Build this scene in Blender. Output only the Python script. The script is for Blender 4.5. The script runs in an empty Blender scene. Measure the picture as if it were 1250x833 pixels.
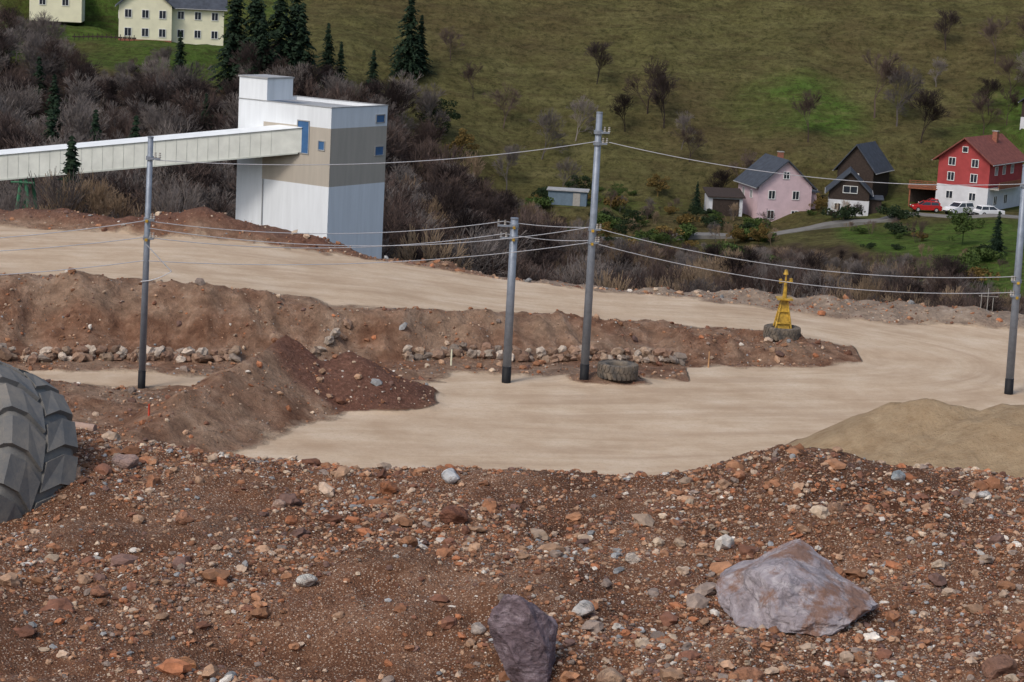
import bpy, math, random
import numpy as np
from mathutils import Vector, Matrix, noise as mn
rng=np.random.default_rng(7); random.seed(7)
sc=bpy.context.scene
COL=sc.collection
R=math.radians
# ---------------------------------------------------------------- noise
def _h(i,j,s):
    n=(i*374761393+j*668265263+s*1442695041)&0xffffffff
    n=((n^(n>>13))*1274126177)&0xffffffff
    return ((n^(n>>16))&0xffff)/65535.0
def vn(x,y,s=0):
    x=np.asarray(x,float);y=np.asarray(y,float)
    xi=np.floor(x).astype(np.int64);yi=np.floor(y).astype(np.int64)
    fx=x-xi;fy=y-yi;fx=fx*fx*(3-2*fx);fy=fy*fy*(3-2*fy)
    a=_h(xi,yi,s);b=_h(xi+1,yi,s);c=_h(xi,yi+1,s);d=_h(xi+1,yi+1,s)
    return (a+(b-a)*fx+(c-a)*fy+(a-b-c+d)*fx*fy)*2-1
def fbm(x,y,sc_,oct=4,s=0,g=.5):
    r=0;a=1
    for o in range(oct):
        r=r+a*vn(x*sc_+o*17.3,y*sc_-o*9.1,s+o); a*=g; sc_*=2.03
    return r
def sst(a,b,x):
    t=np.clip((x-a)/(b-a),0,1);return t*t*(3-2*t)
def itp(x,xs,ys): return np.interp(x,xs,ys)
# ---------------------------------------------------------------- terrain
def ur(x): return itp(x,[-60,-18,-7,-1,5,12,17,22],[2.8,2.8,2.0,1.35,.95,.6,.2,0])
def bb(x): return itp(x,[-60,-22.8,-12.2,-2.9,7,14,17.4,19],[88,93.4,96.3,99.9,101.6,103,105,107])
def bt(x): return itp(x,[-60,-24.5,-12.9,-7,-1.1,5.2,11.6,17,19],[98,100,101.5,101.5,105,107.6,108.6,108.2,109])
def bank(x): return itp(x,[-60,-30,-24,-18,-14,-7,0,3,13,30,60],[3.5,3.5,3.4,3.9,3.1,1.7,1.05,.7,.75,.65,.6])
FX=np.array([-90,-57,-30,-12,0,30,45,64,100.])
FY=np.array([127,145,165,200,240,275,290,303,330,360,450,600.])
FZ=np.array([
[0,-6,-9,-12,-8,-3,-1,1,5,18,60,75],
[0,-6,-9,-12,-9,-4,-1.5,0,3.6,16,60,75],
[0,-7,-9,-13,-12,-9,-7,-5,2,14,60,75],
[-1,-8,-11,-15,-17,-17.5,-16,-14,-2,12,58,74],
[-2,-10,-16,-20,-20,-18.5,-17.3,-16.5,-4,11,56,72],
[-3,-12,-18,-20,-19,-17,-16.2,-15.9,-4,11,56,72],
[-3,-12,-18,-18,-14.5,-14.5,-14.2,-14,-3,12,57,73],
[-3,-12,-17,-17,-13,-12.8,-12.5,-12.2,-2,13,58,74],
[-3,-10,-14,-14,-11,-10,-9.5,-9,0,15,60,76]],float)
def far(x,y):
    x=np.clip(x,-90,100);y=np.clip(y,127,600)
    i=np.clip(np.searchsorted(FX,x)-1,0,len(FX)-2);j=np.clip(np.searchsorted(FY,y)-1,0,len(FY)-2)
    u=(x-FX[i])/(FX[i+1]-FX[i]);v=(y-FY[j])/(FY[j+1]-FY[j]);u=u*u*(3-2*u)
    return (FZ[i,j]*(1-u)+FZ[i+1,j]*u)*(1-v)+(FZ[i,j+1]*(1-u)+FZ[i+1,j+1]*u)*v
PADS=[(36.5,305,8,-16.1),(48,304,8,-14.1),(66,304,11,-12.4),(-57,334,10,3.5),(-74,338,6,5.0),(6.8,300,5,-14.6),(27,303,5,-15.2),(59,296,5,-12.9),(79,322,5,-2.0)]
def seg(x,y,ax,ay,bx,by):
    vx,vy=bx-ax,by-ay
    t=np.clip(((x-ax)*vx+(y-ay)*vy)/(vx*vx+vy*vy),0,1)
    return np.hypot(x-ax-t*vx,y-ay-t*vy),t
def mounds(x,y):
    w=fbm(x,y,.35,3,40)*.35
    d,t=seg(x,y,-9.7,90,-14.0,78)
    A=(2.5*(1-t)+1.0*t)*np.clip(1-(d+w)/(3.6-.8*t),0,1)**1.15
    d=np.hypot((x+6.9)*.9,(y-90.3)*1.0); B=1.9*np.clip(1-(d+w)/3.6,0,1)**1.1
    d=np.hypot((x+19.5)*.7,(y-84.5)); C=1.0*np.clip(1-(d+w)/5,0,1)
    d=np.hypot((x-21.0)*.8,(y-81)); S=3.3*np.clip(1.0-(d+w*.6)/8.5,0,1)
    d,t=seg(x,y,15.9,82.5,20.5,81.5); S2=2.75*np.clip(1-(d+w*.5)/5.2,0,1)
    d=np.hypot((x-4.6),(y-96.9)*1.4); Q=.35*np.clip(1-(d+w)/2.6,0,1)
    return np.maximum(A,B),C,np.maximum(S,S2),Q
def zf(x,y,fine=True):
    x=np.asarray(x,float);y=np.asarray(y,float)
    cz=itp(x,[-12,-8,-5.7,-3.5,0,2,3.2,3.8,4.5,5.3,7,12],[12.0,12.15,12.2,12.12,12.0,12.15,12.4,12.62,12.52,12.42,12.32,12.2])-12.2
    near=itp(y,[-30,0,5,10,14,20,24,27,28.2,29.3,31,46,50],[17.8,17.2,15.2,13.1,12.1,11.8,11.8,12.06,12.2,12.0,11.0,1.2,0])
    wn=sst(23,28,y)*(1-sst(31,46,y))
    near=near+cz*wn
    nn=fbm(x,y,.45,3,3)*.18+fbm(x,y,1.5,3,9)*.075
    nn=nn-.42*np.exp(-((x+1.9)/1.6)**2-((y-21.6)/.9)**2)+.18*np.exp(-((x+1.3)/2.4)**2-((y-24.1)/.8)**2)
    nn=nn*(1-.6*np.exp(-((y-28.2)/1.2)**2))
    if fine: nn=nn+fbm(x,y,5,3,5)*.030
    near=near+nn*(1-sst(30,48,y))
    # mid
    u=ur(x);b0=bb(x);b1=bt(x)
    t=np.clip((y-b0)/(b1-b0),0,1)
    cb=np.clip((17.6-x)/3,0,1)
    rough=fbm(x,y,.55,4,21)
    slope=np.sin(np.pi*t)*cb
    gully=np.abs(vn(x*.9+.3*y,y*.22,77))+.5*np.abs(vn(x*2.1,y*.4,78))
    mid=u*sst(0,.92,t)+cb*(.12+.20*rough)*np.exp(-((y-b1+.6)/1.35)**2)+slope*(.32*rough+.30-.42*gully)
    mid=np.where(y<b0-.0,np.minimum(mid,.0)+cb*0,mid)
    A,C,S,Q=mounds(x,y)
    mm=np.maximum.reduce([A,C,S,Q])
    mid=mid+mm*(1+.10*rough)*(y<99)
    dirt=1-sst(-.3,.4,roadd(x,y))
    mid=mid+dirt*(fbm(x,y,1.3,3,33)*.10+.05)*(y>52)*(1-.8*sst(.05,.3,S)*(y<99))+fbm(x,y,.15,2,50)*.06
    # far
    fz=far(x,y)
    pb=bank(x)+ .32*fbm(x,y,.5,4,61)
    k1=sst(117.6,120.3,y)
    mid=mid*(1-k1)+pb*k1
    k2=np.clip((y-121)/6,0,1)
    far_n=fz+fbm(x,y,.09,3,70)*.6*sst(127,150,y)
    for (px,py,pr,pz) in PADS:
        w=1-sst(pr,pr*1.8,np.hypot(x-px,(y-py)))
        far_n=far_n*(1-w)+pz*w
    z=mid*(1-k2)+far_n*k2
    k=sst(46,52,y)
    return near*(1-k)*(y<52)+z*k
def roadd(x,y):
    n=fbm(x,y,.7,3,81)*.45
    b0=bb(x);b1=bt(x)
    up=np.minimum(y-(b1+.7),117.9-y)
    lim=np.where(x<8.5,np.minimum(b0-.5,97.3+.1*x),b0-.3)
    xl=itp(y,[60,79,93,97],[-17,-10.2,-4.2,-2.5])
    lot=np.minimum.reduce([lim-y,(x-xl)*.9,y-52])
    lane=np.minimum.reduce([y-89.9,93.0+.12*(x+14)-y,-11.5-x])
    rt=np.where(x>17.6,np.minimum(117.9-y,y-52),-9)
    d=np.maximum.reduce([up,lot,lane,rt])
    A,C,S,Q=mounds(x,y)
    d=np.minimum(d,np.where(y<99,(.10-np.maximum.reduce([A,C,S,Q]))*16,9))
    d=np.where(y<66,-3,d)
    return d+n
def Z(x,y): return float(zf(np.array([x]),np.array([y]))[0])
# ---------------------------------------------------------------- mesh helper
def mesh(name,V,F,mat=None,smooth=False,parent=None,mats=None,mi=None,attrs=None,link=True):
    V=np.asarray(V,np.float32).reshape(-1,3)
    me=bpy.data.meshes.new(name)
    if isinstance(F,np.ndarray):
        n,k=F.shape
        me.vertices.add(len(V));me.vertices.foreach_set('co',V.ravel())
        me.loops.add(n*k);me.loops.foreach_set('vertex_index',F.astype(np.int32).ravel())
        me.polygons.add(n);me.polygons.foreach_set('loop_start',np.arange(0,n*k,k,dtype=np.int32))
        me.update(calc_edges=True)
    else:
        me.from_pydata([tuple(map(float,v)) for v in V],[],F)
    for m in (mats or ([mat] if mat else [])): me.materials.append(m)
    if mi is not None: me.polygons.foreach_set('material_index',np.asarray(mi,np.int32))
    me.polygons.foreach_set('use_smooth',np.full(len(me.polygons),smooth))
    for k,a in (attrs or {}).items():
        a=np.asarray(a,np.float32)
        if a.ndim==1:
            at=me.attributes.new(k,'FLOAT','POINT');at.data.foreach_set('value',a)
        else:
            at=me.attributes.new(k,'FLOAT_COLOR','POINT')
            at.data.foreach_set('color',np.hstack([a,np.ones((len(a),1),np.float32)]).ravel())
    me.update()
    if not link: return me
    o=bpy.data.objects.new(name,me);COL.objects.link(o)
    if parent: o.parent=parent
    return o
def empty(name,loc=(0,0,0),rot=0,parent=None):
    e=bpy.data.objects.new(name,None);COL.objects.link(e);e.location=loc;e.rotation_euler=(0,0,rot)
    e.empty_display_size=.3
    if parent:e.parent=parent
    return e
def boxvf(x0,x1,y0,y1,z0,z1):
    V=[(x0,y0,z0),(x1,y0,z0),(x1,y1,z0),(x0,y1,z0),(x0,y0,z1),(x1,y0,z1),(x1,y1,z1),(x0,y1,z1)]
    F=[(0,3,2,1),(4,5,6,7),(0,1,5,4),(1,2,6,5),(2,3,7,6),(3,0,4,7)]
    return V,F
def box(name,x0,x1,y0,y1,z0,z1,mat,parent=None,bev=0):
    V,F=boxvf(x0,x1,y0,y1,z0,z1)
    o=mesh(name,V,F,mat,parent=parent)
    if bev:
        b=o.modifiers.new('b','BEVEL');b.width=bev;b.segments=2
    return o
def multi(name,parts,mat,parent=None,smooth=False):
    V=[];F=[]
    for v,f in parts:
        o=len(V);V+=list(v);F+=[tuple(i+o for i in q) for q in f]
    return mesh(name,V,F,mat,parent=parent,smooth=smooth)
def tubevf(p0,p1,r0,r1,n=10,cap=True):
    p0=Vector(p0);p1=Vector(p1);d=(p1-p0).normalized()
    a=d.orthogonal().normalized();b=d.cross(a)
    V=[];F=[]
    for p,r in((p0,r0),(p1,r1)):
        for i in range(n):
            t=2*math.pi*i/n;V.append(tuple(p+a*r*math.cos(t)+b*r*math.sin(t)))
    for i in range(n):
        j=(i+1)%n;F.append((i,j,n+j,n+i))
    if cap:F+= [tuple(range(n-1,-1,-1)),tuple(range(n,2*n))]
    return V,F
# ---------------------------------------------------------------- materials
class M:
    def __init__(s,name,rough=.9,spec=.2):
        s.m=bpy.data.materials.new(name);s.m.use_nodes=True;s.t=s.m.node_tree;s.n=s.t.nodes
        s.b=s.n['Principled BSDF'];s.b.inputs['Roughness'].default_value=rough
        s.b.inputs['Specular IOR Level'].default_value=spec
        s.tc=s.n.new('ShaderNodeTexCoord')
    def L(s,a,b): s.t.links.new(a,b)
    def vec(s,scale=(1,1,1),src='Object'):
        mp=s.n.new('ShaderNodeMapping');mp.inputs['Scale'].default_value=scale;s.L(s.tc.outputs[src],mp.inputs[0]);return mp.outputs[0]
    def noise(s,scale,detail=5,vec=None,rough=.6,dist=0):
        n=s.n.new('ShaderNodeTexNoise');n.inputs['Scale'].default_value=scale;n.inputs['Detail'].default_value=detail
        n.inputs['Roughness'].default_value=rough;n.inputs['Distortion'].default_value=dist
        s.L(vec or s.tc.outputs['Object'],n.inputs['Vector']);return n.outputs['Fac']
    def vor(s,scale,out='Color',vec=None):
        n=s.n.new('ShaderNodeTexVoronoi');n.inputs['Scale'].default_value=scale
        s.L(vec or s.tc.outputs['Object'],n.inputs['Vector']);return n.outputs[out]
    def ramp(s,f,st):
        r=s.n.new('ShaderNodeValToRGB');e=r.color_ramp.elements
        while len(e)<len(st):e.new(.5)
        for i,(p,c) in enumerate(st):
            e[i].position=p;c=(c,c,c) if not hasattr(c,'__len__') else c;e[i].color=(*c,1)
        s.L(f,r.inputs[0]);return r.outputs[0]
    def mix(s,f,a,b,mode='MIX'):
        n=s.n.new('ShaderNodeMix');n.data_type='RGBA';n.blend_type=mode
        for k,v in((0,f),(6,a),(7,b)):
            if hasattr(v,'links') or hasattr(v,'is_linked'): s.L(v,n.inputs[k])
            elif k==0:n.inputs[0].default_value=v
            else:n.inputs[k].default_value=(*v,1)
        return n.outputs[2]
    def attr(s,name,o='Fac'):
        n=s.n.new('ShaderNodeAttribute');n.attribute_name=name;return n.outputs[o]
    def math(s,op,a,b=0.):
        n=s.n.new('ShaderNodeMath');n.operation=op
        for i,v in enumerate((a,b)):
            if hasattr(v,'is_linked'): s.L(v,n.inputs[i])
            else:n.inputs[i].default_value=v
        return n.outputs[0]
    def col(s,c):
        if hasattr(c,'is_linked'):s.L(c,s.b.inputs['Base Color'])
        else:s.b.inputs['Base Color'].default_value=(*c,1)
        return s
    def bump(s,h,strength=.5,dist=.1):
        b=s.n.new('ShaderNodeBump');b.inputs['Strength'].default_value=strength;b.inputs['Distance'].default_value=dist
        s.L(h,b.inputs['Height']);s.L(b.outputs[0],s.b.inputs['Normal']);return s
def simple(name,c,var=.25,scale=3,rough=.8,spec=.2,metal=0,bump=0):
    m=M(name,rough,spec)
    n=m.noise(scale,5)
    a=tuple(v*(1-var) for v in c);b=tuple(min(1,v*(1+var*.6)) for v in c)
    m.col(m.ramp(n,[(.3,a),(.7,b)]));m.b.inputs['Metallic'].default_value=metal
    if bump:m.bump(n,bump,.05)
    return m.m
def cladding(name,c,pitch=.5,stain=.18):
    m=M(name,.6,.4)
    w=m.n.new('ShaderNodeTexWave');w.wave_type='BANDS';w.bands_direction='DIAGONAL';w.inputs['Scale'].default_value=1/pitch*.3
    m.L(m.vec((1,1,0)),w.inputs['Vector'])
    n=m.noise(1.2,5,m.vec((1.6,1.6,.2)))
    k=m.ramp(n,[(.35,1-stain),(.65,1.0)])
    cc=m.mix(1.0,c,k,'MULTIPLY')
    cc=m.mix(m.ramp(w.outputs['Fac'],[(.0,.10),(.10,0)]),cc,tuple(v*.7 for v in c))
    m.col(cc);return m.m
# site
def site_mat():
    m=M('site_dirt',.95,.1)
    big=m.noise(.22,3);n=m.noise(1.1,6,rough=.7);fine=m.noise(7,5,rough=.75)
    dirt=m.ramp(n,[(.30,(.11,.052,.032)),(.48,(.20,.105,.065)),(.62,(.285,.165,.108)),(.8,(.41,.28,.20))])
    dirt2=m.ramp(n,[(.3,(.18,.112,.075)),(.55,(.31,.205,.14)),(.8,(.46,.34,.25))])
    dirt=m.mix(m.ramp(big,[(.42,0),(.6,1)]),dirt,dirt2)
    grey=m.ramp(n,[(.3,(.20,.145,.11)),(.55,(.32,.245,.185)),(.8,(.48,.41,.34))])
    dirt=m.mix(m.attr('grey'),dirt,grey)
    red=m.ramp(fine,[(.3,(.085,.040,.028)),(.55,(.165,.078,.056)),(.75,(.29,.17,.125))])
    dirt=m.mix(m.attr('red'),dirt,red)
    sp=m.vor(5);sp2=m.ramp(sp,[(.0,.6),(1,1.3)])
    dirt=m.mix(.5,dirt,sp2,'MULTIPLY')
    dirt=m.mix(m.ramp(fine,[(.62,0),(.75,.5)]),dirt,(.46,.35,.27))
    # road
    rn=m.noise(.35,6,rough=.65)
    road=m.ramp(rn,[(.3,(.42,.30,.20)),(.5,(.51,.385,.27)),(.7,(.59,.47,.35))])
    cb=m.n.new('ShaderNodeCombineXYZ');fl=m.attr('flow')
    m.L(fl,cb.inputs[0])
    sx=m.n.new('ShaderNodeSeparateXYZ');m.L(m.tc.outputs['Object'],sx.inputs[0])
    m.L(m.math('MULTIPLY',sx.outputs[0],.11),cb.inputs[1]);m.L(m.math('MULTIPLY',sx.outputs[1],.11),cb.inputs[2])
    st=m.noise(.85,6,cb.outputs[0],rough=.62,dist=.5)
    area=m.ramp(m.noise(.10,3),[(.38,.30),(.60,.9)])
    road=m.mix(m.math('MULTIPLY',area,m.ramp(st,[(.36,.65),(.53,0)])),road,(.35,.24,.16))
    road=m.mix(m.math('MULTIPLY',area,m.ramp(st,[(.54,0),(.70,.5)])),road,(.66,.55,.42))
    road=m.mix(m.ramp(m.noise(5,6,rough=.85),[(.36,.45),(.5,0)]),road,(.36,.265,.18))
    e=m.math('ADD',m.attr('road'),m.math('MULTIPLY',m.math('SUBTRACT',m.noise(1.6,6,rough=.75),.5),.8))
    rf=m.ramp(e,[(.28,0),(.66,1)])
    c=m.mix(rf,dirt,road)
    sand=m.ramp(m.noise(1.3,6,rough=.75),[(.3,(.28,.19,.11)),(.6,(.41,.30,.185)),(.8,(.49,.375,.245))])
    c=m.mix(m.attr('tan'),c,sand)
    m.col(c)
    h=m.math('MULTIPLY',m.math('ADD',n,m.math('MULTIPLY',fine,.5)),m.math('SUBTRACT',1.15,rf))
    m.bump(h,.9,.25)
    return m.m
def gravel_mat():
    m=M('gravel_soil',.95,.12)
    n=m.noise(.7,6,rough=.7);f=m.noise(14,5,rough=.8);pa=m.noise(.45,3)
    c=m.ramp(n,[(.3,(.085,.038,.022)),(.5,(.165,.082,.048)),(.7,(.26,.158,.105))])
    c=m.mix(m.ramp(f,[(.4,.6),(.55,0)]),c,(.065,.030,.018))
    vc=m.n.new('ShaderNodeTexVoronoi');vc.inputs['Scale'].default_value=42;m.L(m.tc.outputs['Object'],vc.inputs['Vector'])
    bw=m.n.new('ShaderNodeRGBToBW');m.L(vc.outputs['Color'],bw.inputs[0])
    pc=m.ramp(bw.outputs[0],[(.25,(.12,.055,.033)),(.45,(.24,.12,.065)),(.6,(.36,.22,.14)),(.75,(.54,.44,.35))])
    c=m.mix(m.ramp(vc.outputs['Distance'],[(.25,.8),(.5,0)]),c,pc)
    c=m.mix(1.0,c,m.ramp(pa,[(.35,(.62,.58,.56)),(.62,(1.15,1.15,1.15))]),'MULTIPLY')
    m.col(c)
    h=m.math('ADD',m.math('MULTIPLY',vc.outputs['Distance'],-.6),m.math('MULTIPLY',f,1.))
    m.bump(h,.9,.03);return m.m
def hill_mat():
    m=M('hill_grass',1,.05)
    mid=m.noise(.16,6,rough=.7);f=m.noise(.9,6,rough=.85)
    terr=m.noise(.42,6,m.vec((.30,1,2.4)),rough=.75,dist=.6)
    g=m.ramp(mid,[(.28,(.078,.068,.028)),(.5,(.132,.122,.046)),(.72,(.180,.160,.068))])
    gg=m.ramp(mid,[(.28,(.058,.105,.018)),(.6,(.100,.172,.032)),(.8,(.135,.195,.045))])
    gf=m.math('ADD',m.attr('lush'),m.math('MULTIPLY',m.math('SUBTRACT',m.noise(.05,4),.5),1.2))
    c=m.mix(m.ramp(gf,[(.30,0),(.70,1)]),g,gg)
    c=m.mix(m.ramp(m.noise(.035,4,rough=.6),[(.48,0),(.62,.55)]),c,(.120,.085,.042))
    c=m.mix(m.ramp(terr,[(.38,.6),(.52,0)]),c,(.080,.058,.030))
    c=m.mix(m.ramp(terr,[(.54,0),(.68,.5)]),c,(.215,.185,.085))
    c=m.mix(m.ramp(f,[(.38,.8),(.52,0)]),c,(.042,.040,.017))
    c=m.mix(m.ramp(f,[(.56,0),(.70,.5)]),c,(.22,.21,.105))
    br=m.ramp(m.noise(.5,6,rough=.8),[(.3,(.035,.026,.017)),(.55,(.085,.062,.042)),(.8,(.17,.125,.085))])
    e=m.math('ADD',m.attr('wood'),m.math('MULTIPLY',m.math('SUBTRACT',mid,.5),1.0))
    c=m.mix(m.ramp(e,[(.35,0),(.65,1)]),c,br)
    m.col(c);m.bump(m.math('ADD',f,mid),1.,.7);return m.m
def stone_mat():
    m=M('stone',.85,.25)
    n=m.noise(9,4,rough=.7)
    c=m.mix(.8,m.attr('col','Color'),m.ramp(n,[(.3,.55),(.7,1.3)]),'MULTIPLY')
    m.col(c);m.bump(n,.5,.02);return m.m
def bark(name,a,b):
    m=M(name,.95,.05);oi=m.n.new('ShaderNodeObjectInfo')
    m.col(m.ramp(oi.outputs['Random'],[(.0,a),(1,b)]));return m.m
def leafm(name,a,b,c,rough=.8):
    m=M(name,rough,.15)
    m.col(m.ramp(m.noise(1.4,4,rough=.7),[(.3,a),(.5,b),(.7,c)]));return m.m
SITE=site_mat();GRAV=gravel_mat();HILL=hill_mat();STONE=stone_mat()
WHITE=cladding('white_cladding',(.78,.81,.84),1.0,.09)
BEIGE=cladding('beige_cladding',(.46,.41,.345),1.0,.10)
CREAM=simple('cream_cladding',(.70,.71,.65),.14,.8,.55)
RIB=simple('cladding_rib',(.52,.54,.49),.1,.8,.55)
ROOFW=simple('white_roof',(.74,.76,.76),.08,.8,.55)
ROOFG=simple('roof_grey',(.36,.36,.36),.2,1,.7)
BLUE=simple('blue_glass',(.06,.15,.32),.2,1,.25,.5)
GLASS=simple('window_glass',(.03,.035,.045),.3,2,.15,.5)
FRAME=simple('window_frame',(.75,.75,.74),.05,2,.5)
STEEL=simple('galvanised_steel',(.23,.26,.31),.2,4,.5,.4,.3)
BLACK=simple('black_paint',(.015,.015,.017),.3,5,.6)
def rubber(name,a,b,lo,hi,sc_):
    m=M(name,.85,.2);n=m.noise(sc_,6,rough=.75);m.col(m.mix(m.ramp(n,[(lo,0),(hi,.7)]),a,b));m.bump(n,.4,.04);return m.m
RUB=rubber('tyre_rubber',(.075,.070,.066),(.26,.205,.15),.38,.62,2.5)
RUBD=rubber('dusty_tyre_rubber',(.125,.128,.130),(.28,.245,.20),.40,.70,1.6)
YEL=simple('yellow_paint',(.46,.28,.035),.55,5,.45,.4)
WIRE=simple('aluminium_wire',(.50,.50,.52),.1,5,.45,.5,.2)
CERAM=simple('insulator',(.30,.27,.24),.3,5,.35,.5)
SLATE=simple('slate_roof',(.060,.068,.085),.35,1.5,.6,.3,bump=.4)
TILE=simple('red_tile_roof',(.20,.07,.055),.35,2,.7,.2,bump=.4)
PINK=simple('pink_render',(.62,.46,.49),.12,.8)
REDW=simple('red_render',(.36,.060,.060),.2,.8)
LGREY=simple('grey_render',(.60,.60,.62),.12,.8)
YELW=simple('pale_yellow_render',(.76,.73,.54),.08,.8)
WOODD=simple('dark_timber',(.050,.036,.030),.35,4)
WOODO=simple('orange_timber',(.26,.10,.055),.3,3)
BRICK=simple('chimney_brick',(.30,.12,.08),.3,5)
GREEN=simple('green_paint',(.06,.18,.10),.2,3)
SHEDB=simple('blue_grey_metal',(.14,.19,.24),.15,2)
CONC=simple('concrete',(.36,.34,.31),.2,3)
ASPH=simple('lane_asphalt',(.19,.18,.165),.2,1)
# ---------------------------------------------------------------- ground
def grid(xs,ys):
    X,Y=np.meshgrid(xs,ys);nx=len(xs);ny=len(ys)
    i=np.arange(nx*ny).reshape(ny,nx)
    F=np.stack([i[:-1,:-1],i[:-1,1:],i[1:,1:],i[1:,:-1]],-1).reshape(-1,4)
    return X.ravel(),Y.ravel(),F
def sub(V,F,sel,at):
    f=F[sel];u,inv=np.unique(f,return_inverse=True)
    return V[u],inv.reshape(f.shape),{k:a[u] for k,a in at.items()}
xs=np.concatenate([np.linspace(-60,-14,50)[:-1],np.linspace(-14,-9,50)[:-1],np.arange(-9,9,.06),np.linspace(9,14,50)[1:],np.linspace(14,60,50)[1:]])
ys=np.concatenate([np.linspace(-30,10,50)[:-1],np.linspace(10,17,60)[:-1],np.arange(17,30.5,.06),np.linspace(30.5,54,70)])
x,y,F=grid(xs,ys);z=zf(x,y)
mesh('gravel_mound',np.stack([x,y,z],1),F,GRAV,True)
xs=np.concatenate([np.linspace(-200,-46,40)[:-1],np.arange(-46,46,.22),np.linspace(46,200,40)])
ys=np.arange(53.5,129,.22)
x,y,F=grid(xs,ys);z=zf(x,y)
rd=roadd(x,y);A,C,S,Q=mounds(x,y)
d0,_=seg(x,y,-30,96.5,-3,102);d1,_=seg(x,y,-3,102,15,106)
flow=np.minimum(d0,d1)+.25*fbm(x,y,.06,2,140)*5
dB=np.hypot((x+6.9)*.9,(y-90.3))
red=(1-sst(3.0,3.9,dB))*(A>.05)*.9+sst(-5,-12,x)*(1-sst(2,3,abs(y-121.5)))*.7
at={'road':sst(-1.0,1.0,rd),'flow':flow,'tan':sst(.08,.3,S)*(y<99),'red':np.clip(red,0,1),
    'grey':np.clip(sst(116,119,y)*sst(-5,4,x)+.0,0,1)}
V=np.stack([x,y,z],1)
fr=rd[F].mean(1)>0
for nm,sel in(('dirt_road',fr),('ground',~fr)):
    v,f,a=sub(V,F,sel,at);mesh(nm,v,f,SITE,True,attrs=a)
xs=np.concatenate([np.linspace(-400,-120,40)[:-1],np.arange(-120,120,.8),np.linspace(120,400,40)])
ys=np.concatenate([np.arange(128,400,.8),np.linspace(400,700,60)])
x,y,F=grid(xs,ys);z=zf(x,y)
hk=sst(305,325,y)
z=z+hk*(fbm(x*.35,y,.30,3,120)*.30+fbm(x,y,.8,2,130)*.13)
wood=sst(280,266,y+fbm(x,y,.08,2,90)*5)
wood=wood*(1-sst(38,46,x)*sst(228,236,y))
wl=sst(-8,-14,x+.0*y)*sst(322,300,y)*(1-sst(-48,-62,x)*sst(296,310,y)); wood=np.maximum(wood,wl)
dx=x/y
lush=sst(40,46,x)*sst(300,280,y)*.9+np.exp(-(((dx-.22-.0009*(y-310))/.035)**2))*.9*sst(305,318,y)+np.exp(-((dx-.125)/.045)**2-((y-333)/11)**2)*.9+sst(-30,-45,x)*sst(300,315,y)*.9+.5*np.exp(-((y-303)/8)**2)*sst(-8,5,x)
mesh('hillside',np.stack([x,y,z],1),F,HILL,True,attrs={'wood':wood,'lush':np.clip(lush,0,1)})
lx=np.linspace(-25,95,121);ly=itp(lx,[-25,-8,30,53,70,95],[272,279,288,294,291,288])
V=[];Fq=[]
for i,(a,b) in enumerate(zip(lx,ly)):
    zz=max(Z(a,b-1.6),Z(a,b),Z(a,b+1.6))+.12
    V+=[(a,b-1.7,zz-1.2),(a,b-1.6,zz),(a,b+1.6,zz)]
    if i: k=3*i;Fq+=[(k-3,k,k+1,k-2),(k-2,k+1,k+2,k-1)]
mesh('country_lane',V,Fq,ASPH)
# ---------------------------------------------------------------- stones
def icos(sub):
    import bmesh
    bm=bmesh.new();bmesh.ops.create_icosphere(bm,subdivisions=sub,radius=1)
    V=np.array([v.co[:] for v in bm.verts]);F=np.array([[v.index for v in f.verts] for f in bm.faces]);bm.free();return V,F
I1=icos(1);I2=icos(2)
def rotm(n):
    q=rng.normal(size=(n,4));q/=np.linalg.norm(q,axis=1)[:,None];w,x,y,z=q.T
    return np.stack([1-2*(y*y+z*z),2*(x*y-z*w),2*(x*z+y*w),2*(x*y+z*w),1-2*(x*x+z*z),2*(y*z-x*w),2*(x*z-y*w),2*(y*z+x*w),1-2*(x*x+y*y)],-1).reshape(n,3,3)
PAL=np.array([(.29,.135,.072),(.35,.175,.095),(.20,.092,.058),(.42,.26,.165),(.45,.33,.24),(.26,.20,.165),(.62,.56,.49),(.41,.165,.08),(.17,.10,.08),(.52,.40,.29),(.30,.30,.30)])
PW=np.array([.16,.16,.15,.14,.10,.08,.035,.07,.07,.05,.035]);PW/=PW.sum()
def stones(name,x,y,z,r,base,pal=PAL,pw=PW,sink=.25,flat=.7):
    n=len(x);BV,BF=base;m=len(BV)
    sh=1+rng.uniform(-.28,.28,(n,m,1))
    P=BV[None]*sh*np.stack([rng.uniform(.75,1.25,n),rng.uniform(.6,1.1,n),rng.uniform(.5,.9,n)],1)[:,None,:]
    P=np.einsum('nij,nmj->nmi',rotm(n),P)*r[:,None,None]
    P[:,:,2]*=flat
    P=P+np.stack([x,y,z+r*flat*(.5-sink)],1)[:,None,:]
    F=(BF[None]+(np.arange(n)*m)[:,None,None]).reshape(-1,3)
    ci=rng.choice(len(pal),n,p=pw);c=pal[ci]*rng.uniform(.65,1.25,(n,1))
    return mesh(name,P.reshape(-1,3),F,STONE,False,attrs={'col':np.clip(np.repeat(c,m,0),0,1)})
def scat(n,x0,x1,y0,y1): return rng.uniform(x0,x1,n),rng.uniform(y0,y1,n)
def scatn(n):
    y=rng.uniform(17,30.2,n);return rng.uniform(-1,1,n)*(.27*y+1.3),y
def dens(x,y): return np.clip(fbm(x,y,.6,3,111)*.85+.5+.15*sst(-2,4,x)+.3*np.exp(-((y-26.5)/1.6)**2)-.35*np.exp(-((x+2.5)/2.2)**2-((y-21.3)/1.3)**2),.12,1)
n=135000;x,y=scatn(n)
k=rng.random(n)<dens(x,y);x=x[k];y=y[k];n=len(x)
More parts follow.
